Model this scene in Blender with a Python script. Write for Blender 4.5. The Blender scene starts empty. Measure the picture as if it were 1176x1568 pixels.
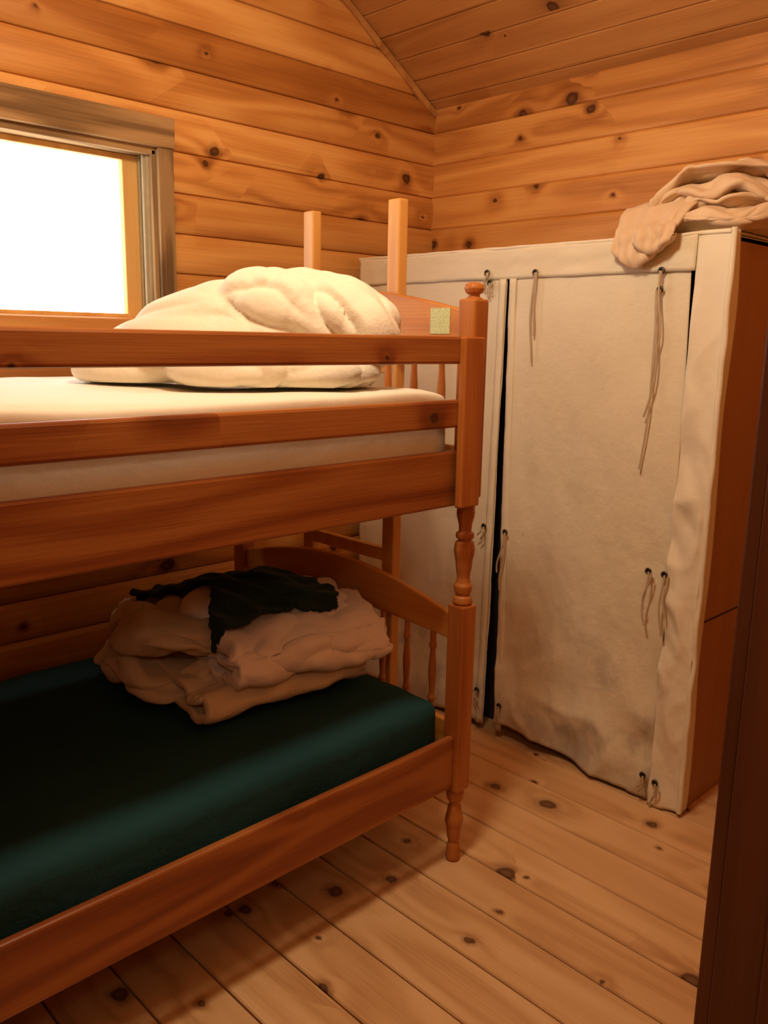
import bpy, bmesh, math, random
from mathutils import Vector, Matrix, noise
from mathutils.bvhtree import BVHTree
random.seed(7)
SC=bpy.context.scene
COL=SC.collection

# ------------------------------------------------------------------ node helper
class G:
    def __init__(s,name):
        s.m=bpy.data.materials.new(name); s.m.use_nodes=True; s.t=s.m.node_tree; s.t.nodes.clear()
        s.out=s.t.nodes.new("ShaderNodeOutputMaterial"); s.b=s.t.nodes.new("ShaderNodeBsdfPrincipled")
        s.t.links.new(s.b.outputs[0],s.out.inputs[0])
        s.tc=s.t.nodes.new("ShaderNodeTexCoord")
    def n(s,t,**k):
        x=s.t.nodes.new(t)
        for a,b in k.items(): setattr(x,a,b)
        return x
    def l(s,a,b): s.t.links.new(a,b)
    def setin(s,node,i,v):
        if hasattr(v,"is_linked"): s.l(v,node.inputs[i])
        else: node.inputs[i].default_value=v
    def math(s,op,a,b=None,c=None,clamp=False):
        x=s.n("ShaderNodeMath",operation=op,use_clamp=clamp); s.setin(x,0,a)
        if b is not None: s.setin(x,1,b)
        if c is not None: s.setin(x,2,c)
        return x.outputs[0]
    def vec(s,a,b,c):
        x=s.n("ShaderNodeCombineXYZ"); s.setin(x,0,a); s.setin(x,1,b); s.setin(x,2,c); return x.outputs[0]
    def noise(s,v,scale=1,detail=2,rough=.5):
        x=s.n("ShaderNodeTexNoise"); s.l(v,x.inputs["Vector"]); x.inputs["Scale"].default_value=scale
        x.inputs["Detail"].default_value=detail; x.inputs["Roughness"].default_value=rough; return x.outputs["Fac"]
    def ramp(s,f,stops):
        x=s.n("ShaderNodeValToRGB"); s.l(f,x.inputs[0]); e=x.color_ramp.elements
        e[0].position,e[0].color=stops[0][0],(*stops[0][1],1); e[1].position,e[1].color=stops[-1][0],(*stops[-1][1],1)
        for p,c in stops[1:-1]:
            q=e.new(p); q.color=(*c,1)
        return x.outputs[0]
    def mix(s,f,a,b,mode='MIX'):
        x=s.n("ShaderNodeMix",data_type='RGBA',blend_type=mode)
        s.setin(x,0,f)
        for i,v in ((6,a),(7,b)):
            if hasattr(v,"is_linked"): s.l(v,x.inputs[i])
            else: x.inputs[i].default_value=(*v,1)
        return x.outputs[2]
    def mapr(s,v,a,b,c,d):
        x=s.n("ShaderNodeMapRange",interpolation_type='SMOOTHSTEP'); s.setin(x,0,v)
        for i,q in enumerate((a,b,c,d)): x.inputs[i+1].default_value=q
        return x.outputs[0]
    def bump(s,h,st,dist=.01,prev=None):
        x=s.n("ShaderNodeBump"); x.inputs["Strength"].default_value=st; x.inputs["Distance"].default_value=dist
        s.l(h,x.inputs["Height"])
        if prev is not None: s.l(prev,x.inputs["Normal"])
        return x.outputs[0]

def wood(name,u,v,dark,mid,light,pitch=None,off=0.0,cell=.3,kr=.013,thr=.45,rough=.45,vary=.3,knotcol=(.05,.015,.006),ring=26,contrast=1.0,spec=.35,fine=.30):
    g=G(name); sep=g.n("ShaderNodeSeparateXYZ"); g.l(g.tc.outputs["Object"],sep.inputs[0])
    U=sep.outputs[u]; V=sep.outputs[v]; w=[i for i in range(3) if i not in (u,v)][0]; W=sep.outputs[w]
    wn=g.n("ShaderNodeTexWhiteNoise",noise_dimensions='1D')
    if pitch:
        idx=g.math('FLOOR',g.math('DIVIDE',g.math('SUBTRACT',V,off),pitch)); g.l(idx,wn.inputs["W"])
    else:
        oi=g.n("ShaderNodeObjectInfo"); g.l(g.math('MULTIPLY',oi.outputs["Random"],97.),wn.inputs["W"])
    sc=g.n("ShaderNodeSeparateColor"); g.l(wn.outputs["Color"],sc.inputs[0])
    r1,r2,r3=sc.outputs[0],sc.outputs[1],sc.outputs[2]
    U2=g.math('MULTIPLY_ADD',r1,13.,U)
    wob0=g.noise(g.vec(g.math('MULTIPLY',U2,25.),g.math('MULTIPLY',V,25.),W),1,1)
    wob=g.math('MULTIPLY',g.math('SUBTRACT',wob0,.5),.02)
    vo=g.n("ShaderNodeTexVoronoi",voronoi_dimensions='2D'); vo.inputs["Scale"].default_value=1.0
    g.l(g.vec(g.math('DIVIDE',g.math('ADD',g.math('MULTIPLY',U2,.8),wob),cell),g.math('DIVIDE',g.math('ADD',V,wob),cell),0.),vo.inputs["Vector"])
    vc=g.n("ShaderNodeSeparateColor"); g.l(vo.outputs["Color"],vc.inputs[0])
    rad=g.math('MULTIPLY_ADD',g.math('POWER',vc.outputs[1],2.),kr*1.3,kr*.35)
    kd=g.math('DIVIDE',g.math('MULTIPLY',vo.outputs["Distance"],cell),rad)
    kd=g.math('MULTIPLY_ADD',g.math('LESS_THAN',vc.outputs[0],thr),60.,kd)
    bmp=g.math('POWER',2.718,g.math('MULTIPLY',kd,-.45))
    n1=g.noise(g.vec(g.math('MULTIPLY',U2,.8),g.math('MULTIPLY',V,7.),g.math('MULTIPLY_ADD',r2,20.,g.math('MULTIPLY',W,7.))),1,1.)
    rings=g.math('MULTIPLY_ADD',g.math('SINE',g.math('ADD',g.math('MULTIPLY',n1,float(ring)),g.math('MULTIPLY',bmp,9.))),.5,.5)
    fn=g.noise(g.vec(g.math('MULTIPLY',U2,4.),g.math('MULTIPLY',V,150.),g.math('MULTIPLY',W,150.)),1,2)
    gr=g.math('ADD',g.math('MULTIPLY',rings,.22*contrast),g.math('MULTIPLY',fn,fine))
    gr=g.math('ADD',gr,g.math('MULTIPLY',n1,.45))
    gr=g.math('SUBTRACT',gr,g.math('MULTIPLY',bmp,.22))
    c=g.ramp(gr,[(.15,dark),(.47,mid),(.78,light)])
    c=g.mix(1.0,c,g.ramp(r2,[(0,(1-vary,1-vary*1.25,1-vary*1.5)),(1,(1,1,1))]),'MULTIPLY')
    halo=g.mapr(kd,1.0,2.2,.5,0.)
    c=g.mix(halo,c,tuple(x*.6 for x in dark))
    c=g.mix(g.mapr(kd,.7,1.1,.92,0.),c,knotcol)
    c=g.mix(g.mapr(kd,.2,.6,.5,0.),c,tuple(x*.5 for x in dark))
    g.l(c,g.b.inputs["Base Color"]); g.b.inputs["Roughness"].default_value=rough
    g.b.inputs["Specular IOR Level"].default_value=spec
    g.l(g.bump(fn,.2,.003),g.b.inputs["Normal"])
    return g.m

def fabric(name,c1,c2,rough=.9,sheen=.1,wr=.0,scale=4,stain=None):
    g=G(name); o=g.tc.outputs["Object"]
    n=g.noise(o,scale,3,.6); c=g.ramp(n,[(.3,c1),(.7,c2)])
    if stain:
        s=g.n("ShaderNodeSeparateXYZ"); g.l(o,s.inputs[0])
        low=g.mapr(s.outputs[2],.10,.75,1.,.0)
        bl=g.mapr(g.noise(g.vec(g.math('MULTIPLY',s.outputs[0],6.),0.,g.math('MULTIPLY',s.outputs[2],4.5)),1,4,.6),.48,.66,0.,1.)
        c=g.mix(g.math('MULTIPLY',g.math('MULTIPLY',low,bl),.7),c,stain)
        sp=g.mapr(g.noise(g.vec(g.math('MULTIPLY',s.outputs[0],34.),1.,g.math('MULTIPLY',s.outputs[2],30.)),1,1),.76,.82,0.,.55)
        c=g.mix(sp,c,stain)
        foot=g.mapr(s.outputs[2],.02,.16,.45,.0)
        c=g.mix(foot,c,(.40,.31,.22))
    g.l(c,g.b.inputs["Base Color"]); g.b.inputs["Roughness"].default_value=rough
    g.b.inputs["Specular IOR Level"].default_value=.15
    g.b.inputs["Sheen Weight"].default_value=sheen
    if wr>0:
        g.l(g.bump(g.noise(o,15,4,.62),wr,.02),g.b.inputs["Normal"])
    return g.m
def plain(name,c,rough=.5,metal=0,nz=.15):
    g=G(name); n=g.noise(g.tc.outputs["Object"],30,2)
    g.l(g.ramp(n,[(.3,tuple(x*(1-nz) for x in c)),(.7,c)]),g.b.inputs["Base Color"])
    g.b.inputs["Roughness"].default_value=rough; g.b.inputs["Metallic"].default_value=metal; return g.m

# ------------------------------------------------------------------ materials
WD=((.38,.138,.028),(.66,.305,.080),(.82,.455,.145))
m_wallL=wood("pine_siding_gable",1,2,*WD,pitch=.136,off=1.985-.136*15,cell=.22,kr=.016,vary=.40,rough=.40,thr=.40,contrast=1.3)
m_wallB=wood("pine_siding_back",0,2,*WD,pitch=.136,off=1.985-.136*15,cell=.22,kr=.016,vary=.26,rough=.42,thr=.40,contrast=1.1)
m_ceil=wood("pine_ceiling",0,1,(.34,.14,.04),(.50,.235,.072),(.60,.32,.11),pitch=.1,cell=.3,kr=.013,vary=.18,rough=.42,contrast=.8)
m_floor=wood("pine_floor",0,1,(.50,.26,.11),(.71,.44,.21),(.82,.55,.30),pitch=.165,off=1.62,cell=.20,kr=.016,thr=.35,vary=.13,rough=.38,knotcol=(.10,.04,.02),contrast=1.2)
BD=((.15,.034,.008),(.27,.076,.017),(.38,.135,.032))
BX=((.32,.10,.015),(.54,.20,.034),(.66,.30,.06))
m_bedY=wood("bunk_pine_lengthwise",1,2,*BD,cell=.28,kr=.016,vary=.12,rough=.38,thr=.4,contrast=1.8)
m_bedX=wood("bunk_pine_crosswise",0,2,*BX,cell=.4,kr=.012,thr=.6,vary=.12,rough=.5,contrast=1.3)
m_bedZ=wood("bunk_pine_upright",2,1,(.26,.065,.012),(.42,.135,.026),(.54,.21,.045),cell=.5,kr=.01,thr=.7,vary=.1,rough=.38)
m_lad=wood("ladder_pine",2,0,(.50,.21,.05),(.68,.33,.08),(.78,.44,.13),cell=.5,kr=.01,thr=.75,vary=.1,rough=.5)
m_trim=wood("weathered_window_trim",1,2,(.085,.050,.024),(.23,.135,.060),(.42,.26,.12),cell=.4,kr=.018,vary=.1,rough=.95,contrast=2.0,spec=.05,fine=.45)
m_trimZ=wood("weathered_window_trim_upright",2,1,(.07,.045,.024),(.18,.11,.052),(.36,.23,.11),cell=.4,kr=.018,vary=.1,rough=.95,contrast=2.0,spec=.05,fine=.45)
m_sash=wood("window_sash_wood",2,1,(.50,.27,.08),(.64,.38,.13),(.74,.48,.18),cell=.5,thr=.9,vary=.1,rough=.6,spec=.1)
m_jamb=wood("dark_door_frame_wood",2,0,(.085,.032,.014),(.145,.054,.024),(.20,.078,.035),cell=.6,thr=.8,vary=.1,rough=.5)
m_ply=wood("wardrobe_side_board",2,1,(.36,.17,.07),(.43,.21,.085),(.48,.24,.10),cell=.8,thr=.95,vary=.05,rough=.6,contrast=.4)
m_canvas=fabric("cream_canvas",(.73,.65,.47),(.81,.73,.55),wr=.2,scale=3,stain=(.43,.39,.33))
m_canvas2=fabric("cream_canvas_hem",(.79,.71,.54),(.85,.78,.61),wr=.15,scale=6)
m_lace=plain("canvas_lace",(.55,.43,.28),.8)
m_grom=plain("brass_grommet_dark",(.10,.09,.06),.4,.8)
m_black=plain("wardrobe_dark_interior",(.03,.02,.015),.9)  # near-black, puts wardrobe shade into the colour; also used for seam and subfloor
m_tan=fabric("tan_blanket_wool",(.66,.48,.30),(.74,.56,.37),wr=.12,scale=8,sheen=.15)
m_white=fabric("white_bed_linen",(.82,.75,.60),(.86,.80,.65),wr=.3,scale=4)
m_sheet=fabric("white_mattress_cover",(.84,.79,.66),(.88,.83,.70),wr=.2,scale=4)
m_pink=fabric("pink_beige_duvet",(.82,.70,.65),(.90,.79,.74),wr=.25,scale=5)
m_tan2=fabric("beige_flannel",(.60,.45,.30),(.70,.55,.38),wr=.25,scale=6)
m_teal=fabric("dark_teal_fitted_sheet",(.010,.044,.050),(.015,.058,.064),wr=.25,scale=2,sheen=.0)
m_green=fabric("dark_green_fleece",(.012,.026,.017),(.020,.038,.026),wr=.2,scale=9,sheen=.05)
def labelmat():
    g=G("printed_warning_label"); s=g.n("ShaderNodeSeparateXYZ"); g.l(g.tc.outputs["Object"],s.inputs[0])
    z=g.math('MULTIPLY',s.outputs[2],260.); st=g.math('GREATER_THAN',g.math('FRACT',z),.55)
    nx=g.math('GREATER_THAN',g.noise(g.vec(g.math('MULTIPLY',s.outputs[0],300.),g.math('FLOOR',z),0.),1,1),.47)
    g.l(g.mix(g.math('MULTIPLY',st,nx),(.66,.66,.30),(.22,.25,.08)),g.b.inputs["Base Color"]); g.b.inputs["Roughness"].default_value=.5
    return g.m
m_label=labelmat()

# ------------------------------------------------------------------ geometry helpers
def obj(name,vs,fs,mat,parent=None,smooth=False,bevel=0,seg=2):
    me=bpy.data.meshes.new(name); me.from_pydata([tuple(v) for v in vs],[],fs); me.update()
    bm=bmesh.new(); bm.from_mesh(me); bmesh.ops.recalc_face_normals(bm,faces=bm.faces); bm.to_mesh(me); bm.free()
    if smooth:
        for p in me.polygons: p.use_smooth=True
    me.materials.append(mat); o=bpy.data.objects.new(name,me); COL.objects.link(o)
    if parent: o.parent=parent
    if bevel:
        b=o.modifiers.new("bevel",'BEVEL'); b.width=bevel; b.segments=seg; b.limit_method='ANGLE'
    return o
def box(name,x0,x1,y0,y1,z0,z1,mat,parent=None,bevel=.003):
    vs=[(x,y,z) for x in(x0,x1) for y in(y0,y1) for z in(z0,z1)]
    fs=[(0,1,3,2),(4,6,7,5),(0,4,5,1),(2,3,7,6),(0,2,6,4),(1,5,7,3)]
    return obj(name,vs,fs,mat,parent,False,bevel)
def prism(name,pts,axis,a0,a1,mat,parent=None,bevel=.003):
    def mk(p,a):
        if axis==1: return (p[0],a,p[1])
        if axis==0: return (a,p[0],p[1])
        return (p[0],p[1],a)
    n=len(pts); vs=[mk(p,a0) for p in pts]+[mk(p,a1) for p in pts]
    fs=[tuple(range(n)),tuple(range(2*n-1,n-1,-1))]+[(i,(i+1)%n,n+(i+1)%n,n+i) for i in range(n)]
    return obj(name,vs,fs,mat,parent,False,bevel)
def lathe(name,cx,cy,prof,mat,parent=None,n=24):
    vs=[];fs=[]
    P=[]
    for i in range(len(prof)-1):
        z0,r0=prof[i];z1,r1=prof[i+1]
        for k in range(4):
            t=k/4; s=t*t*(3-2*t); P.append((z0+(z1-z0)*t,r0+(r1-r0)*s))
    P.append(prof[-1])
    for z,r in P:
        for i in range(n):
            a=2*math.pi*i/n; vs.append((cx+r*math.cos(a),cy+r*math.sin(a),z))
    for j in range(len(P)-1):
        for i in range(n): fs.append((j*n+i,j*n+(i+1)%n,(j+1)*n+(i+1)%n,(j+1)*n+i))
    fs.append(tuple(range(n))); fs.append(tuple((len(P)-1)*n+i for i in range(n)))
    return obj(name,vs,fs,mat,parent,True)
def empty(name):
    e=bpy.data.objects.new(name,None); COL.objects.link(e); return e
def fbm(p,o=3):
    return noise.fractal(p,.5,2.0,o)
def grid(name,nu,nv,fn,mat,parent=None,solid=0,mask=None,sub=0,offset=-1):
    vs=[fn(i/(nu-1),j/(nv-1)) for j in range(nv) for i in range(nu)]
    fs=[]
    for j in range(nv-1):
        for i in range(nu-1):
            if mask and not mask((i+.5)/(nu-1),(j+.5)/(nv-1)): continue
            fs.append((j*nu+i,j*nu+i+1,(j+1)*nu+i+1,(j+1)*nu+i))
    o=obj(name,vs,fs,mat,parent,True)
    if mask:
        bm=bmesh.new(); bm.from_mesh(o.data); bmesh.ops.delete(bm,geom=[v for v in bm.verts if not v.link_faces],context='VERTS'); bm.to_mesh(o.data); bm.free()
    if solid:
        s=o.modifiers.new("thick",'SOLIDIFY'); s.thickness=solid; s.offset=offset
    if sub:
        s=o.modifiers.new("sub",'SUBSURF'); s.levels=sub; s.render_levels=sub
    return o
def curve(name,pts,r,mat,parent=None):
    c=bpy.data.curves.new(name,'CURVE'); c.dimensions='3D'; c.bevel_depth=r; c.bevel_resolution=2
    s=c.splines.new('NURBS'); s.points.add(len(pts)-1)
    for i,p in enumerate(pts): s.points[i].co=(*p,1)
    s.use_endpoint_u=True; s.order_u=3; c.materials.append(mat)
    o=bpy.data.objects.new(name,c); COL.objects.link(o)
    if parent: o.parent=parent
    return o
def catmull(path,k=6):
    P=[];n=len(path)
    path=[Vector(p) for p in path]
    for i in range(n-1):
        p0=path[max(i-1,0)];p1=path[i];p2=path[i+1];p3=path[min(i+2,n-1)]
        for q in range(k):
            t=q/k
            P.append(.5*((2*p1)+(-p0+p2)*t+(2*p0-5*p1+4*p2-p3)*t*t+(-p0+3*p1-3*p2+p3)*t**3))
    P.append(path[-1]); return P

# ------------------------------------------------------------------ soft goods helpers
def lumps(name,els,voxel,mat,parent=None,amp=.012,folds=(),seed=0,smooth=6,zmin=None,freq=6):
    """union of superellipsoids -> remesh -> puffy surface with sharp valleys."""
    bm=bmesh.new()
    for (cx,cy,cz,rx,ry,rz,rot,ex,tilt) in els:
        t=bmesh.new(); bmesh.ops.create_icosphere(t,subdivisions=5,radius=1)
        M=Matrix.Translation((cx,cy,cz))@Matrix.Rotation(rot,4,'Z')@Matrix.Rotation(tilt,4,'Y')
        for v in t.verts:
            c=v.co; k=(abs(c.x)**ex+abs(c.y)**ex+abs(c.z)**ex)**(-1/ex); c=c*k
            v.co=M@Vector((c.x*rx,c.y*ry,c.z*rz))
        me=bpy.data.meshes.new("tmp"); t.to_mesh(me); t.free(); bm.from_mesh(me); bpy.data.meshes.remove(me)
    me=bpy.data.meshes.new(name); bm.to_mesh(me); bm.free()
    o=bpy.data.objects.new(name,me); COL.objects.link(o)
    r=o.modifiers.new("r",'REMESH'); r.mode='VOXEL'; r.voxel_size=voxel
    s=o.modifiers.new("s",'SMOOTH'); s.iterations=smooth; s.factor=.6
    dg=bpy.context.evaluated_depsgraph_get(); me2=bpy.data.meshes.new_from_object(o.evaluated_get(dg)); o.modifiers.clear(); o.data=me2
    off=Vector((seed*3.1,seed*1.7,seed*.9))
    F=[]
    for d,fa,fc,a,c,R_ in folds:
        d=Vector(d).normalized(); e=d.cross(Vector((.3,.2,1))).normalized(); g=d.cross(e); F.append((d,e,g,fa,fc,a,Vector(c),R_))
    cos=[]
    for v in me2.vertices:
        p=v.co*freq+off
        w=Vector((noise.noise(p*.6),noise.noise(p*.6+Vector((9,2,1))),noise.noise(p*.6+Vector((3,7,5)))))*1.1
        n1=noise.noise(p*.7+w)
        d=amp*(min(1,abs(n1)*3.2)**.6-.5)+amp*.5*fbm(p*.5)
        for (D,E,Gv,fa,fc,a,C,R_) in F:
            q=v.co-C; L=q.length
            if L<R_:
                f=(1-(L/R_)**2)
                pp=Vector((q.dot(D)*fa,q.dot(E)*fc,q.dot(Gv)*fc))+w*.6+off
                nn=noise.noise(pp)
                d+=a*f*(min(1,abs(nn)*3.0)**.65-.6)
        cos.append(v.co+v.normal*d)
    for v,c in zip(me2.vertices,cos):
        if zmin:
            zm=zmin(c) if callable(zmin) else zmin
            if zm is not None and c.z<zm: c.z=zm
        v.co=c
    for p in me2.polygons: p.use_smooth=True
    me2.materials.clear(); me2.materials.append(mat)
    if parent: o.parent=parent
    return o
def bvh(objs):
    dg=bpy.context.evaluated_depsgraph_get(); V=[];F=[]
    for o in objs:
        e=o.evaluated_get(dg); me=e.to_mesh(); b=len(V)
        V+= [o.matrix_world@v.co for v in me.vertices]; F+=[tuple(b+i for i in p.vertices) for p in me.polygons]; e.to_mesh_clear()
    return BVHTree.FromPolygons(V,F)
def ribbon(name,path,spine,mat,parent,th,seed,amp,ny=30,zfloor=None,scale=lambda v:1.,wave=0,wk=3):
    """folded sheet: 2D section `path` (a across, b up) swept along the 3D `spine`."""
    P=catmull([(a,b,0) for a,b in path],6); S=catmull(spine,12)
    def fn(u,v):
        p=P[int(round(u*(len(P)-1)))]; k=v*(len(S)-1); i=min(int(k),len(S)-2); s=S[i].lerp(S[i+1],k-i)
        T=(S[i+1]-S[i]); T=Vector((T.x,T.y,0)).normalized() if T.length>0 else Vector((1,0,0))
        N=Vector((T.y,-T.x,0))
        sc=scale(v)
        q=s+N*p.x*sc+Vector((0,0,1))*p.y*sc
        m=Vector((q.x*5+seed,q.y*5,u*7))
        d=fbm(m,3)*amp; e=fbm(m+Vector((4,4,4)),3)*amp; f=fbm(m+Vector((9,1,4)),3)*amp
        q=q+N*e+T*f*.8+Vector((0,0,d*.8+wave*math.sin(v*wk*6.28+u*5+seed)*min(1,p.y*12)))
        if zfloor is not None: q.z=max(zfloor+th*.5,q.z)
        return tuple(q)
    return grid(name,len(P),ny,fn,mat,parent,th,None,1,0)

# ---- 1. upper bunk bedding ; long axis parallel to (.70,.71)
A=math.radians(44)
bd=empty("white_pillow_and_duvet")
els=[(-1.85,1.29,1.485,.35,.18,.07,A,2.4,0),
     (-1.73,1.38,1.545,.22,.16,.12,A,2.2,.12),
     (-1.90,1.26,1.530,.27,.145,.10,A,2.2,-.24),
     (-1.640,1.46,1.515,.125,.135,.10,A,2.3,.1)]
pl=lumps("duvet_bundle",els,.007,m_white,bd,.011,(((.35,.4,-.9),2.2,15,.030,(-1.62,1.40,1.53),.24),((.9,.5,-.2),2.0,14,.020,(-1.76,1.27,1.56),.20),((.8,.7,-.1),2,12,.016,(-1.98,1.16,1.50),.2)),4,6,zmin=1.42,freq=4.5)
els=[(-2.05,1.09,1.412,.16,.13,.05,A,2.5,0),(-1.80,1.22,1.418,.17,.14,.055,A,2.4,0),(-1.66,1.40,1.418,.14,.13,.05,A,2.4,0)]
p2=lumps("pillow_underneath",els,.007,m_white,bd,.010,(((.9,.4,0),2,14,.016,(-1.7,1.38,1.42),.30),),5,1,zmin=1.381,freq=5)
rf=ribbon("pillowcase_hem",[(-.02,0),(0,.03),(.012,.06),(.0,.09),(-.03,.12)],[(-1.60,1.36,1.43),(-1.545,1.44,1.43),(-1.55,1.53,1.44)],m_white,bd,.006,3,.022,30,1.385,wave=.006,wk=5)

# ---- 2. lower bunk pile
dv=empty("folded_duvet")
zb=.535
path=[(.28,.01),(.0,0),(-.20,0),(-.29,.0),(-.328,.022),(-.295,.05),(-.24,.035),(-.22,.04),(-.18,.062),(.02,.06),(.22,.06)]
path=[(-a,b) for a,b in path]
r1=ribbon("bottom_layer",path,[(-2.08,1.10,zb),(-2.07,1.38,zb),(-2.03,1.66,zb)],m_tan2,dv,.026,1,.020,36,.512)
path=[(-.20,.075),(0,.07),(.17,.066),(.26,.075),(.302,.105),(.290,.145),(.235,.172),(.12,.178),(-.02,.17),(-.16,.17)]
r2=ribbon("middle_layer",path,[(-2.03,1.21,zb),(-2.00,1.42,zb),(-1.955,1.69,zb)],m_pink,dv,.046,5,.032,40,.512,wave=.007,wk=2)
path=[(.02,.115),(.12,.118),(.20,.112),(.235,.125),(.21,.142),(.10,.145),(.0,.15)]
r3=ribbon("inner_fold",path,[(-1.97,1.20,zb),(-1.945,1.45,zb),(-1.92,1.685,zb)],m_pink,dv,.018,11,.016,36,.512,wave=.004)
e2=lumps("puffed_top",[(-1.87,1.47,.700,.16,.20,.055,-.1,2.4,.15),(-2.02,1.40,.73,.15,.20,.05,.1,2.3,0)],.007,m_pink,dv,.010,(((.5,.8,-.3),2.,14,.026,(-1.82,1.50,.72),.26),),8,3)
path=[(-.13,0),(.08,0),(.14,.02),(.13,.05),(.04,.06),(-.06,.07),(-.10,.10),(-.03,.125),(.07,.12),(.12,.14),(.07,.17),(-.06,.175)]
fl=ribbon("flannel_left",path,[(-2.36,1.28,.535),(-2.20,1.20,.535),(-2.04,1.17,.545),(-1.96,1.26,.57)],m_tan2,dv,.020,21,.040,44,.512,scale=lambda v:.75+.3*math.sin(v*3.14),wave=.010)
f2=lumps("flannel_bunched",[(-2.12,1.29,.665,.14,.11,.055,.5,2.3,.1),(-2.24,1.30,.62,.13,.14,.08,.2,2.3,0),(-2.20,1.42,.65,.15,.15,.07,.2,2.3,0)],.007,m_tan2,dv,.014,(((.8,-.3,.3),2.5,14,.038,(-2.12,1.24,.68),.28),),12,2,zmin=.513)
tree=bvh([r1,r2,e2,fl,f2])
poly=[(-2.44,1.30),(-2.34,1.19),(-2.24,1.22),(-2.14,1.26),(-2.05,1.30),(-1.95,1.24),(-1.84,1.16),(-1.80,1.19),(-1.825,1.32),(-1.80,1.42),(-1.755,1.53),(-1.82,1.60),(-2.1,1.62),(-2.3,1.62),(-2.43,1.45)]
def inside(x,y):
    c=False;n=len(poly);j=n-1
    for i in range(n):
        xi,yi=poly[i];xj,yj=poly[j]
        if (yi>y)!=(yj>y) and x<(xj-xi)*(y-yi)/(yj-yi)+xi: c=not c
        j=i
    return c
bx0,bx1,by0,by1=-2.46,-1.74,1.1,1.64
NX,NY=100,78
Z=[[0]*NX for _ in range(NY)]
for j in range(NY):
    for i in range(NX):
        x=bx0+(bx1-bx0)*i/(NX-1);y=by0+(by1-by0)*j/(NY-1)
        h=tree.ray_cast(Vector((x,y,1.05)),Vector((0,0,-1)))
        Z[j][i]=(h[0].z if h[0] else .52)
for it in range(22):
    Z2=[r[:] for r in Z]
    for j in range(NY):
        for i in range(NX):
            s=0;c=0
            for a,b in((1,0),(-1,0),(0,1),(0,-1)):
                if 0<=j+a<NY and 0<=i+b<NX: s+=Z[j+a][i+b];c+=1
            Z2[j][i]=max(Z[j][i],.35*Z[j][i]+.65*s/c)
    Z=Z2
def gfn(u,v):
    i=int(round(u*(NX-1)));j=int(round(v*(NY-1)));x=bx0+(bx1-bx0)*u;y=by0+(by1-by0)*v
    a=(x*.7+y*.7);b=(-x*.7+y*.7)
    p=Vector((a*4,b*11,2)); n=noise.noise(p+Vector((noise.noise(p*.5),noise.noise(p*.5+Vector((4,4,4))),0))*1.2)
    return (x+.012*fbm(Vector((x*7,y*7,9))),y+.012*fbm(Vector((x*7,y*7,3))),Z[j][i]+.014+.022*max(0,1-2.6*abs(n)))
gar=grid("green_fleece_jacket",NX,NY,gfn,m_green,None,.012,lambda u,v:inside(bx0+(bx1-bx0)*u,by0+(by1-by0)*v),1,1)

# ---- 3. tan blanket on the wardrobe
CX0,CX1,CY,CZ=-2.685,-1.127,2.463,1.812
CYB=2.94
T0=CZ+.010
tbk=empty("tan_blanket")
sec=[(-.11,0),(.02,0),(.10,.005),(.125,.025),(.09,.045),(-.02,.04),(-.07,.055),(-.04,.08),(.05,.078),(.105,.09),(.10,.115),(.03,.13),(-.06,.125),(-.10,.09)]
ribbon("fold_main",sec,[(-1.40,2.62,T0+.01),(-1.30,2.63,T0+.01),(-1.18,2.64,T0+.015),(-1.07,2.66,T0+.01)],m_tan,tbk,.013,2,.030,44,T0,scale=lambda v:.75+.35*math.sin(.3+v*2.6),wave=.012,wk=2)
sec=[(-.10,.05),(-.05,.03),(.03,.04),(.07,.06),(.05,.09),(-.02,.10),(-.05,.12),(.01,.145),(.06,.15)]
ribbon("fold_upper",sec,[(-1.44,2.54,T0-.02),(-1.36,2.58,T0+.02),(-1.25,2.60,T0+.035),(-1.15,2.66,T0+.03),(-1.09,2.74,T0+.03)],m_tan,tbk,.013,7,.034,44,T0,scale=lambda v:.8+.25*math.sin(v*3.1),wave=.012,wk=2)
sec=[(-.09,0),(.0,.0),(.05,.01),(.06,.035),(.02,.045),(-.03,.05),(-.02,.075),(.03,.075)]
ribbon("fold_front",sec,[(-1.33,2.53,T0),(-1.24,2.525,T0+.01),(-1.15,2.53,T0+.01),(-1.09,2.58,T0+.02)],m_tan,tbk,.012,13,.026,36,T0,wave=.010,wk=2)
def flap(x0,x1,low,seed,yo):
    prof=[(2.63,T0+.07),(2.57,T0+.105),(2.51,T0+.09),(2.46,T0+.045),(CY-.028-yo,T0+.005),(CY-.036-yo,T0-.045),(CY-.040-yo,T0-.080),(CY-.030-yo,T0-.095),(CY-.022-yo,T0-.08),(CY-.021-yo,T0-.03)]
    P=catmull([(0,a,b) for a,b in prof],6)
    def fn(u,v):
        p=P[int(round(v*(len(P)-1)))]
        sag=low*(math.sin(math.pi*min(1,.12+u*.83)))**.8
        z=p.z if p.z>T0 else T0+(p.z-T0)*sag
        w=.5+.5*max(0,min(1,(T0+.1-z)/.2))
        x=x0+(x1-x0)*(.5+(u-.5)*(1.12-.35*w))
        m=Vector((x*8+seed,p.y*6,z*7)); d=.022*fbm(m,3)+.014*math.sin(u*15+z*14+seed)
        y=p.y-abs(d)*.8 if z<T0+.02 else p.y+d
        return (x+.010*fbm(m+Vector((3,3,3)),2),y,z+(.5*d if z>T0+.02 else 0))
    return grid("hanging_fold",30,len(P),fn,m_tan,tbk,.010,None,1,0)
flap(-1.51,-1.30,1.0,2,.0)
flap(-1.43,-1.27,.62,8,.02)

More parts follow.
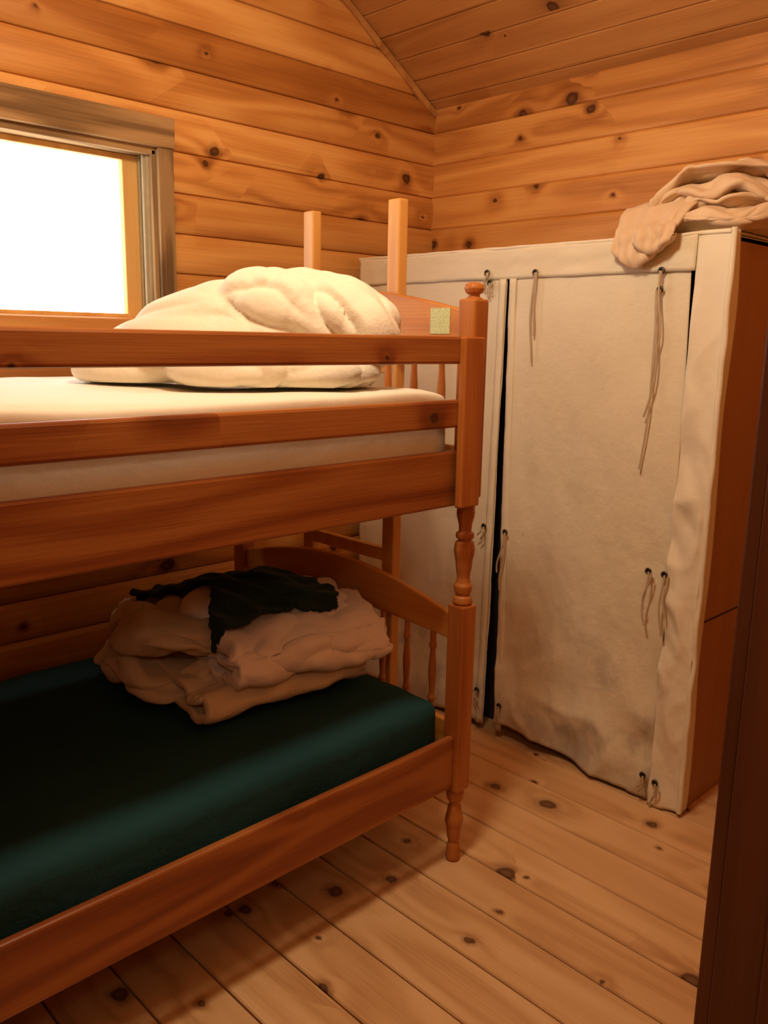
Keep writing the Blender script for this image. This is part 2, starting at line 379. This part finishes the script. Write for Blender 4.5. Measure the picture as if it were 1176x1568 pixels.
# ------------------------------------------------------------------ room
XL=-2.777; YB=2.963; XR=-.325; ZE=2.485; SL=.594; YR=1.0; ZR=ZE+SL*(YB-YR); YF=-1.0
ZF=ZR-SL*(YR-YF)
PITCH=.136; OFF=1.985-.136*15
def boards(name,plane,sign,rng,mat,pitch,z0,z1,depth,opening=None,axis='y',T=.05,log=False):
    vs=[];fs=[]
    prof=[(0,0),(.02,.4),(.05,.55),(.15,.78),(.3,.93),(.5,1.0),(.7,.93),(.85,.78),(.95,.55),(.98,.4),(1,0)] if log else \
         [(0,0),(.03,.7),(.06,.9),(.1,1),(.9,1),(.94,.9),(.97,.7),(1,0)]
    z=z0
    while z<z1-1e-6:
        zt=z+pitch
        def add(za,zb,fa):
            pts=[(z+(zt-z)*p,d*depth) for p,d in prof if za-1e-6<=z+(zt-z)*p<=zb+1e-6]
            if not pts or pts[0][0]>za+1e-4: pts=[(za,depth*.5)]+pts
            if pts[-1][0]<zb-1e-4: pts=pts+[(zb,depth*.5)]
            b=len(vs)
            for k in (0,1):
                for zz,d in pts:
                    a=fa(zz)[k]; q=plane+sign*d
                    vs.append((q,a,zz) if axis=='y' else (a,q,zz))
                for zz in (pts[-1][0],pts[0][0]):
                    a=fa(zz)[k]; q=plane-sign*T
                    vs.append((q,a,zz) if axis=='y' else (a,q,zz))
            m=len(pts)+2
            fs.append(tuple(b+i for i in range(m))); fs.append(tuple(b+m+i for i in range(m)))
            for i in range(m): fs.append((b+i,b+(i+1)%m,b+m+(i+1)%m,b+m+i))
        if opening and zt>opening[2]+1e-6 and z<opening[3]-1e-6:
            a0,a1,o0,o1=opening
            lo=max(z,o0);hi=min(zt,o1)
            if z<o0: add(z,o0,rng)
            if zt>o1: add(o1,zt,rng)
            add(lo,hi,lambda q:(rng(q)[0],a0)); add(lo,hi,lambda q:(a1,rng(q)[1]))
        else: add(z,zt,rng)
        z=zt
    return obj(name,vs,fs,mat)
def rngG(z):
    a,b=YF,YB
    if z>ZE: b=YB-(z-ZE)/SL
    if z>ZF: a=YF+(z-ZF)/SL
    if b<a: a=b=YR
    return (a,b+.0)
z0=OFF
WY0,WY1,WZ0,WZ1=.35,1.57,1.535,2.13
boards("wall_left",XL,1,rngG,m_wallL,PITCH,z0,ZR-.02,.022,(WY0,WY1,WZ0,WZ1),log=True)
boards("wall_back",YB,-1,lambda z:(XL-.03,XR+.05),m_wallB,PITCH,z0,ZE+.05,.008,None,'x')
boards("wall_right",XR+.03,-1,rngG,m_wallL,PITCH,z0,ZR-.02,.012,(-.12,.86,-.1,2.05),'y',.09)
boards("wall_front",YF,1,lambda z:(XL-.03,1.5),m_wallB,PITCH,z0,ZF+.05,.013,None,'x')
boards("wall_hall",1.5,-1,lambda z:(YF,2.0),m_wallL,PITCH,z0,2.6,.013)
boards("wall_hall_end",2.0,-1,lambda z:(XR+.12,1.5),m_wallB,PITCH,z0,2.6,.013,None,'x')
box("ceiling_hall",XR+.12,1.6,YF-.05,2.1,2.45,2.5,m_ceil,None,0)
def ceil(name,ya,yb,za,zb,x0,x1):
    vs=[];fs=[]; L=math.hypot(yb-ya,zb-za); n=int(L/.118)+1; w=L/n
    dy,dz=(yb-ya)/L,(zb-za)/L; ny,nz=-dz,dy
    if nz<0: ny,nz=-ny,-nz
    for i in range(n):
        s0,s1=i*w,(i+1)*w
        pr=[(s0,0.009),(s0+.003,.001),(s0+.006,0),(s1-.006,0),(s1-.003,.001),(s1,.009),(s1,.05),(s0,.05)]
        b=len(vs)
        for x in (x0,x1):
            for s,h in pr: vs.append((x,ya+dy*s+ny*h,za+dz*s+nz*h))
        m=len(pr); fs.append(tuple(range(b,b+m))); fs.append(tuple(range(b+m,b+2*m)))
        for k in range(m): fs.append((b+k,b+(k+1)%m,b+m+(k+1)%m,b+m+k))
    return obj(name,vs,fs,m_ceil)
ceil("ceiling",YB+.05,YR,ZE-SL*.05,ZR,XL-.03,XR+.12)
ceil("ceiling.001",YF-.05,YR,ZF-SL*.05,ZR,XL-.03,XR+.12)
vs=[];fs=[]
y=1.62-.165*17
while y<YB+.05:
    b=len(vs); g=.0026; pr=[(y+g,-.02),(y+g,-.004),(y+g+.003,0),(y+.165-g-.003,0),(y+.165-g,-.004),(y+.165-g,-.02)]
    for x in (XL-.03,1.55):
        for a,h in pr: vs.append((x,a,h))
    m=len(pr); fs.append(tuple(range(b,b+m))); fs.append(tuple(range(b+m,b+2*m)))
    for k in range(m): fs.append((b+k,b+(k+1)%m,b+m+(k+1)%m,b+m+k))
    y+=.165
fo=obj("floor",vs,fs,m_floor)
box("trim_subfloor",XL-.05,1.6,YF-.1,YB+.1,-.06,-.02,m_black,None,0)
prism("trim_1",[(YB-.02,ZE-.03),(YB-.02,ZE-.012+.012),(YR+.02,ZR-.0),(YR+.02,ZR-.03)],0,XL+.018,XL+.032,m_ceil,None,.001)

dr=empty("door_1")
JY=.838
box("jamb_far",XR-.004,XR+.15,JY,JY+.035,0,2.05,m_jamb,dr,.002)
box("door_stop_far",XR+.05,XR+.085,JY-.012,JY,0,2.05,m_jamb,dr,.003)
box("casing_far",XR-.022,XR-.004,JY+.006,JY+.095,0,2.14,m_jamb,dr,.003)
box("jamb_near",XR-.004,XR+.15,-.135,-.10,0,2.05,m_jamb,dr,.002)
box("casing_near",XR-.022,XR-.004,-.19,-.106,0,2.14,m_jamb,dr,.003)
box("jamb_head",XR-.004,XR+.15,-.1,JY,2.02,2.05,m_jamb,dr,.002)
box("casing_head",XR-.022,XR-.004,-.19,JY+.095,2.05,2.14,m_jamb,dr,.003)

# ------------------------------------------------------------------ window
wn=empty("window_1")
xt=XL+.020
box("trim_head",xt-.01,xt+.026,WY0-.1,1.632,2.118,2.217,m_trim,wn,.004)
box("trim_side",xt-.01,xt+.020,1.570,1.628,1.50,2.118,m_trimZ,wn,.004)
box("trim_side_left",xt-.01,xt+.022,WY0-.07,WY0-.002,1.50,2.118,m_trimZ,wn,.004)
m_sillw=wood("sill_pine",1,2,*WD,cell=.3,kr=.013,vary=.1,rough=.5)
box("trim_sill",xt-.01,xt+.018,WY0-.1,1.57,1.485,1.55,m_sillw,wn,.004)
D=.115
box("jamb_head_w",XL-D,xt,WY0,WY1,2.095,2.13,m_trim,wn,.002)
box("jamb_side_w",XL-D,xt,1.555,1.575,1.54,2.11,m_trimZ,wn,.002)
m_vinyl=plain("window_track_vinyl",(.42,.36,.22),.6)
for i in range(3):
    box("track_%d"%i,XL-.075+i*.028,XL-.062+i*.028,1.535,1.556,1.55,2.095,m_vinyl,wn,.001)
box("track_back",XL-D,XL+.0,1.546,1.556,1.55,2.095,m_vinyl,wn,.001)
box("jamb_side_l",XL-D,xt,WY0-.005,WY0+.02,1.54,2.11,m_trimZ,wn,.002)
box("jamb_sill_w",XL-D,xt-.002,WY0,1.57,1.53,1.553,m_sillw,wn,.002)
box("sash_right",XL-.075,XL-.045,1.480,1.536,1.553,2.095,m_sash,wn,.003)
box("sash_left",XL-.075,XL-.045,WY0+.02,WY0+.07,1.553,2.095,m_sash,wn,.003)
box("sash_top",XL-.075,XL-.045,WY0+.07,1.480,2.075,2.095,m_sash,wn,.003)
box("sash_bottom",XL-.075,XL-.045,WY0+.07,1.480,1.553,1.568,m_sash,wn,.003)
gg=bpy.data.materials.new("window_glass"); gg.use_nodes=True; nt=gg.node_tree; nt.nodes.clear()
o_=nt.nodes.new("ShaderNodeOutputMaterial"); tr=nt.nodes.new("ShaderNodeBsdfTransparent"); gl=nt.nodes.new("ShaderNodeBsdfGlossy"); mx=nt.nodes.new("ShaderNodeMixShader")
gl.inputs["Roughness"].default_value=.02; mx.inputs[0].default_value=.05; nt.links.new(tr.outputs[0],mx.inputs[1]); nt.links.new(gl.outputs[0],mx.inputs[2]); nt.links.new(mx.outputs[0],o_.inputs[0])
box("glass",XL-.062,XL-.058,WY0+.07,1.480,1.568,2.075,gg,wn,0)

# ------------------------------------------------------------------ bunk bed
bk=empty("bunk_bed")
XF=-1.465; XRr=-2.505; YE=1.735; YN=-.30; H=.0285
for cx,s in ((XF,1),(XRr,-1)):
    for cy,e in ((YE,1),(YN,-1)):
        t="%s_%s"%("front" if s>0 else "rear","far" if e>0 else "near")
        lathe("foot_"+t,cx,cy,[(0,.017),(.01,.021),(.045,.019),(.06,.015),(.075,.019),(.10,.022),(.13,.027),(.165,.021),(.185,.016),(.20,.024),(.215,.026),(.235,.022)],m_bedZ,bk)
        box("post_low_"+t,cx-H,cx+H,cy-H,cy+H,.23,.785,m_bedZ,bk,.005)
        lathe("baluster_"+t,cx,cy,[(.785,.024),(.792,.028),(.806,.026),(.812,.019),(.822,.024),(.838,.026),(.85,.020),(.862,.018),(.90,.023),(.94,.029),(.96,.026),(.967,.018),(.975,.025),(.985,.025),(.992,.017),(1.005,.018),(1.04,.025),(1.065,.024),(1.072,.018),(1.085,.027)],m_bedZ,bk)
        box("post_up_"+t,cx-H,cx+H,cy-H,cy+H,1.085,1.603,m_bedZ,bk,.006)
        lathe("finial_"+t,cx,cy,[(1.600,.022),(1.606,.022),(1.609,.015),(1.615,.015),(1.620,.023),(1.630,.026),(1.638,.024),(1.644,.016),(1.646,.001)],m_bedZ,bk)
for cx,s,t in ((XF,1,"front"),(XRr,-1,"rear")):
    a,b=sorted((cx+s*(H-.014),cx+s*(H-.036)))
    c,d=sorted((cx+s*H,cx+s*(H+.022)))
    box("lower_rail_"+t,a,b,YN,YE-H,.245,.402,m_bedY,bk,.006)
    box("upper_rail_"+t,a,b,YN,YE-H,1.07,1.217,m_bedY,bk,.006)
    if s>0:
        box("guard_rail_top_"+t,c-.022,d-.022,YN+.02,YE-H,1.44,1.508,m_bedY,bk,.007)
        box("guard_rail_mid_"+t,c-.022,d-.022,YN+.02,YE-H,1.279,1.350,m_bedY,bk,.007)
        box("guard_upright_far_"+t,c,d,YE-H-.055,YE-H+.022,1.07,1.508,m_bedZ,bk,.005)
        box("guard_upright_near_"+t,c,d,YN+.02,YN+.1,1.07,1.508,m_bedZ,bk,.005)
    else:
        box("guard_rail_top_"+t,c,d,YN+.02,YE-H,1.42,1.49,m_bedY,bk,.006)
def arch(name,y0,y1,zb,ze,zm,mat):
    xa,xb=XRr+H*.5,XF-H*.5; top=[];bot=[]
    for i in range(25):
        t=i/24; x=xa+(xb-xa)*t; k=math.sin(math.pi*t)
        top.append((x,ze+(zm-ze)*k)); bot.append((x,zb+.018*k))
    prism(name,top+bot[::-1],1,y0,y1,mat,bk,.005)
for cy,t in ((YE,"far"),(YN,"near")):
    mm=m_bedX
    arch("lower_headboard_"+t,cy-.011,cy+.011,.675,.745,.825,mm)
    box("lower_end_rail_"+t,XRr+.02,XF-.02,cy-.011,cy+.011,.33,.43,mm,bk,.004)
    arch("upper_headboard_"+t,cy-.011,cy+.011,1.485,1.575,1.64,mm)
    box("upper_end_rail_"+t,XRr+.02,XF-.02,cy-.011,cy+.011,1.08,1.22,mm,bk,.004)
    for lvl,z0_,z1_ in (("low",.42,.69),("up",1.21,1.51)):
        for i in range(9):
            x=XRr+(XF-XRr)*(i+1)/10
            zz=lambda q:z0_+(z1_-z0_)*q
            lathe("spindle_%s_%s_%d"%(lvl,t,i),x,cy,[(zz(0),.009),(zz(.15),.009),(zz(.2),.012),(zz(.25),.008),(zz(.5),.012),(zz(.75),.008),(zz(.8),.012),(zz(.85),.009),(zz(1),.009)],m_bedZ,bk,12)
for i in range(13):
    y=YN+.12+i*.145
    box("slat_up_%d"%i,XRr+.03,XF-.03,y,y+.07,1.118,1.135,m_bedX,bk,.002)
    box("slat_low_%d"%i,XRr+.03,XF-.03,y,y+.07,.285,.302,m_bedX,bk,.002)
box("warning_label",-1.605,-1.535,YE-.0125,YE-.0112,1.515,1.582,m_label,bk,0)

ld=empty("bunk_ladder")
for i,x in enumerate((-2.178,-1.797)):
    box("upright_%d"%i,x-.024,x+.024,1.765,1.80,0.0,1.885,m_lad,ld,.004)
for i,z in enumerate((.25,.54,.83,1.12,1.40)):
    box("rung_%d"%i,-2.156,-1.82,1.768,1.795,z,z+.04,m_lad,ld,.003)

def mattress(name,x0,x1,y0,y1,z0,z1,mat,r=.04,sag=.008,fr=3,bulge=.0):
    bm=bmesh.new(); bmesh.ops.create_cube(bm,size=1)
    bmesh.ops.subdivide_edges(bm,edges=bm.edges[:],cuts=27,use_grid_fill=True)
    cx,cy,cz=(x0+x1)/2,(y0+y1)/2,(z0+z1)/2; hx,hy,hz=(x1-x0)/2,(y1-y0)/2,(z1-z0)/2
    for v in bm.verts:
        p=Vector((v.co.x*2*hx,v.co.y*2*hy,v.co.z*2*hz))
        q=Vector((max(-hx+r,min(hx-r,p.x)),max(-hy+r,min(hy-r,p.y)),max(-hz+r,min(hz-r,p.z))))
        d=p-q
        if d.length>1e-6: p=q+d.normalized()*min(r,d.length)
        n=fbm(Vector((p.x*fr,p.y*fr,p.z*fr+7)),3)
        p+=Vector((0,0,1))*(n*sag if p.z>0 else 0)
        if abs(p.x)>hx*.95: p.x+=n*sag*.8
        v.co=p+Vector((cx,cy,cz))
    me=bpy.data.meshes.new(name); bm.to_mesh(me); bm.free()
    for f in me.polygons: f.use_smooth=True
    me.materials.append(mat); o=bpy.data.objects.new(name,me); COL.objects.link(o)
    s=o.modifiers.new("s",'SUBSURF'); s.levels=1; s.render_levels=1
    return o
mu=mattress("upper_mattress",-2.475,-1.487,YN+.03,1.70,1.136,1.372,m_sheet,.045,.008)
ml=mattress("lower_mattress",-2.475,-1.487,YN+.03,1.70,.303,.505,m_teal,.05,.010)

# ------------------------------------------------------------------ canvas wardrobe
wr=empty("canvas_wardrobe")
box("side_board_right",CX1-.02,CX1-.004,CY+.012,CYB,0.0,CZ-.005,m_ply,wr,.002)
box("side_board_left",CX0+.004,CX0+.02,CY+.012,CYB,0.0,CZ-.005,m_ply,wr,.002)
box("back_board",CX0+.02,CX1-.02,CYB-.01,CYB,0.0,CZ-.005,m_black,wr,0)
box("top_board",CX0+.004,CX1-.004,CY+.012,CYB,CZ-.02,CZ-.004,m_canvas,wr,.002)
box("gap_shade_panel",CX0+.02,CX1-.02,CY+.10,CY+.11,0.0,CZ-.02,m_black,wr,0)  # near-black sheet added behind the curtains, paints the shade in the gap
box("side_seam",CX1-.004,CX1-.0025,CY+.012,CYB,.64,.645,m_black,wr,0)
def canvas(name,xa,xb,zbf,zt,seed,amp=.007,nu=70,nv=110,mat=m_canvas,yoff=0,xl=None,xr=None,fold=None,th=.003):
    def fn(u,v):
        x0=xl(v) if xl else xa; x1=xr(v) if xr else xb
        x=x0+(x1-x0)*u; zb_=zbf(u); z=zb_+(zt-zb_)*v
        loose=(1-v)**.7
        d=amp*(.35+loose)*(fbm(Vector((x*5+seed,z*1.6,seed)),3)+.35*fbm(Vector((x*14,z*9+seed,1)),3))
        d+=amp*.8*loose*math.sin(x*14+seed+2*noise.noise(Vector((x*2,z,seed))))
        if fold: d+=fold(u,v,x,z)
        return (x,CY-.004-yoff+d,z)
    return grid(name,nu,nv,fn,mat,wr,th,None,0,0)
LG=lambda v:-1.925-.026*(1-v)
canvas("curtain_left",CX0,0,lambda u:.02+.015*math.sin(u*9),CZ,2.3,.006,60,110,xr=LG)
RG=lambda v:-1.911+.026*(1-v)
def slitL(v):
    z=v*CZ; t=max(0,min(1,(z-1.25)/.45)); return -1.232-.014*t
def slitR(v):
    return -1.231
def brk(u,v,x,z):
    t=max(0,1-z/.6)
    a=noise.noise(Vector((x*3.5+z*2,z*4.5-x*2,3)))
    return -.022*t*(1-2.4*abs(a)) -.005*t*math.sin(z*26+x*12)*noise.noise(Vector((x*3,z*3,8)))*2
canvas("curtain_right",0,0,lambda u:.05-.06*u*u+.012*math.sin(u*7+1),CZ,6.1,.006,110,150,xl=RG,xr=slitL,fold=brk)
def crn(u,v,x,z):
    t=max(0,1-abs(z-.7)/1.15)
    return -.024*t*(1-2.2*abs(noise.noise(Vector((x*5+z*3.0,z*3.2-x*8,4))))) -.010*t*noise.noise(Vector((x*16+z*9,z*9,4)))-.012*math.sin(u*math.pi)*max(.2,t)
canvas("curtain_corner",0,CX1+.004,lambda u:.0+.01*u,CZ+.012,9.4,.006,36,170,m_canvas2,xl=slitR,fold=crn)
def ret(u,v):
    z=.01+(CZ+.01-.01)*v; w=.03+.012*noise.noise(Vector((z*4,2,2)))
    return (CX1+.006+.004*math.sin(z*9),CY-.012+ (w+.012)*u,z)
grid("corner_return",6,120,ret,m_canvas2,wr,.004,None,0,0)
pp=[(CX1+.006+.005*noise.noise(Vector((k*.5,0,3))),CY-.016+.008*noise.noise(Vector((k*.4,5,1))),.014+k*(CZ)/40) for k in range(41)]
curve("corner_piping",pp,.009,m_canvas2,wr)
def band(u,v):
    x=CX0-.004+(CX1-CX0-.1)*u; zl=CZ-.10
    return (x,CY-.011-.003*fbm(Vector((x*6,v*2,4))),zl+(CZ+.004-zl)*v+.004*noise.noise(Vector((x*4,0,0))))
grid("top_band",120,10,band,m_canvas,wr,.003,None,0,0)
pt=[(CX0-.006+(CX1-CX0)*k/60,CY-.008,CZ+.004+.003*noise.noise(Vector((k*.4,1,1)))) for k in range(61)]
curve("top_piping",pt,.006,m_canvas2,wr)
def topc(u,v):
    x=CX0+(CX1-CX0)*u; y=CY-.008+(CYB-CY)*v
    return (x,y,CZ+.002+.003*fbm(Vector((x*5,y*5,1))))
grid("top_cover",60,20,topc,m_canvas,wr,.003,None,0,0)
for nm,f in (("hem_left",lambda v:(LG(v)-.030,LG(v))),("hem_right",lambda v:(RG(v),RG(v)+.030))):
    def hf(u,v,f=f):
        a,b=f(v); return (a+(b-a)*u,CY-.0115-.004*math.sin(u*math.pi)+.004*fbm(Vector((u,v*9,2))),.03+(CZ-.13)*v)
    grid(nm,6,80,hf,m_canvas,wr,.002,None,0,0)
def grommet(i,x,z,y=CY-.026):
    R_,r_=.0085,.0034; vs=[];fs=[]
    for a in range(18):
        for b in range(8):
            A_=a/18*2*math.pi;B_=b/8*2*math.pi
            vs.append((x+(R_+r_*math.cos(B_))*math.cos(A_),y+r_*math.sin(B_),z+(R_+r_*math.cos(B_))*math.sin(A_)))
            fs.append((a*8+b,a*8+(b+1)%8,((a+1)%18)*8+(b+1)%8,((a+1)%18)*8+b))
    obj("grommet_%d"%i,vs,fs,m_grom,wr,True)
    vs=[(x,y+.002,z)]+[(x+.007*math.cos(k/12*6.283),y+.002,z+.007*math.sin(k/12*6.283)) for k in range(12)]
    obj("grommet_hole_%d"%i,vs,[(0,k+1,(k+1)%12+1) for k in range(12)],m_black,wr)
gs=[(-2.465,1.735,.12),(-2.01,1.735,.06),(-1.995,1.70,.05),(-1.80,1.728,.30),(-1.335,1.715,.34),(-1.335,1.66,.55),(-1.965,.82,.05),(-1.865,.815,.22),(-1.29,.79,.18),(-1.235,.79,.2),(-1.965,.17,.05),(-1.855,.14,.08),(-1.25,.10,.06),(-1.205,.09,.09)]
for i,(x,z,L) in enumerate(gs):
    yy=CY-.018 if z>1 else CY-.030
    grommet(i,x,z,yy)
    pts=[];k=8
    for j in range(k+1):
        t=j/k; pts.append((x+.012*math.sin(t*5+i)*t+.004-.03*t*L,yy-.005-.004*math.sin(t*3),z-L*t))
    curve("lace_%d"%i,pts,.0032,m_lace,wr)
    pts=[(p[0]+.014*math.sin(p[2]*7+i),p[1]-.003,z-(z-p[2])*.7) for p in pts]
    curve("lace_b_%d"%i,pts,.0032,m_lace,wr)

# ------------------------------------------------------------------ lights
def point(name,loc,e,c,r):
    l=bpy.data.lights.new(name,'POINT'); l.energy=e; l.color=c; l.shadow_soft_size=r
    o=bpy.data.objects.new(name,l); o.location=loc; COL.objects.link(o); return o
point("ceiling_bulb",(-1.17,1.0,2.64),72,(1,.815,.56),.13)
point("hall_bulb",(.35,-.35,2.15),12,(1,.79,.53),.12)
w=bpy.data.worlds.new("w"); SC.world=w; w.use_nodes=True
bg=w.node_tree.nodes["Background"]; bg.inputs[0].default_value=(.95,.98,1,1); bg.inputs[1].default_value=7.0
SC.view_settings.view_transform='Standard'

# ------------------------------------------------------------------ camera
yaw,pit,rol=map(math.radians,(45.775,11.512,1.086))
F=Vector((-math.sin(yaw)*math.cos(pit),math.cos(yaw)*math.cos(pit),-math.sin(pit)))
R0=Vector((math.cos(yaw),math.sin(yaw),0)); U0=R0.cross(F)
R2=R0*math.cos(rol)+U0*math.sin(rol); U2=R2.cross(F)
cam=bpy.data.cameras.new("camera"); cam.sensor_fit='VERTICAL'; cam.sensor_height=36; cam.lens=1305/1568*36; cam.clip_start=.02
co=bpy.data.objects.new("camera",cam); COL.objects.link(co)
M=Matrix(((R2.x,U2.x,-F.x,0),(R2.y,U2.y,-F.y,0),(R2.z,U2.z,-F.z,1.5),(0,0,0,1)))
co.matrix_world=M; SC.camera=co
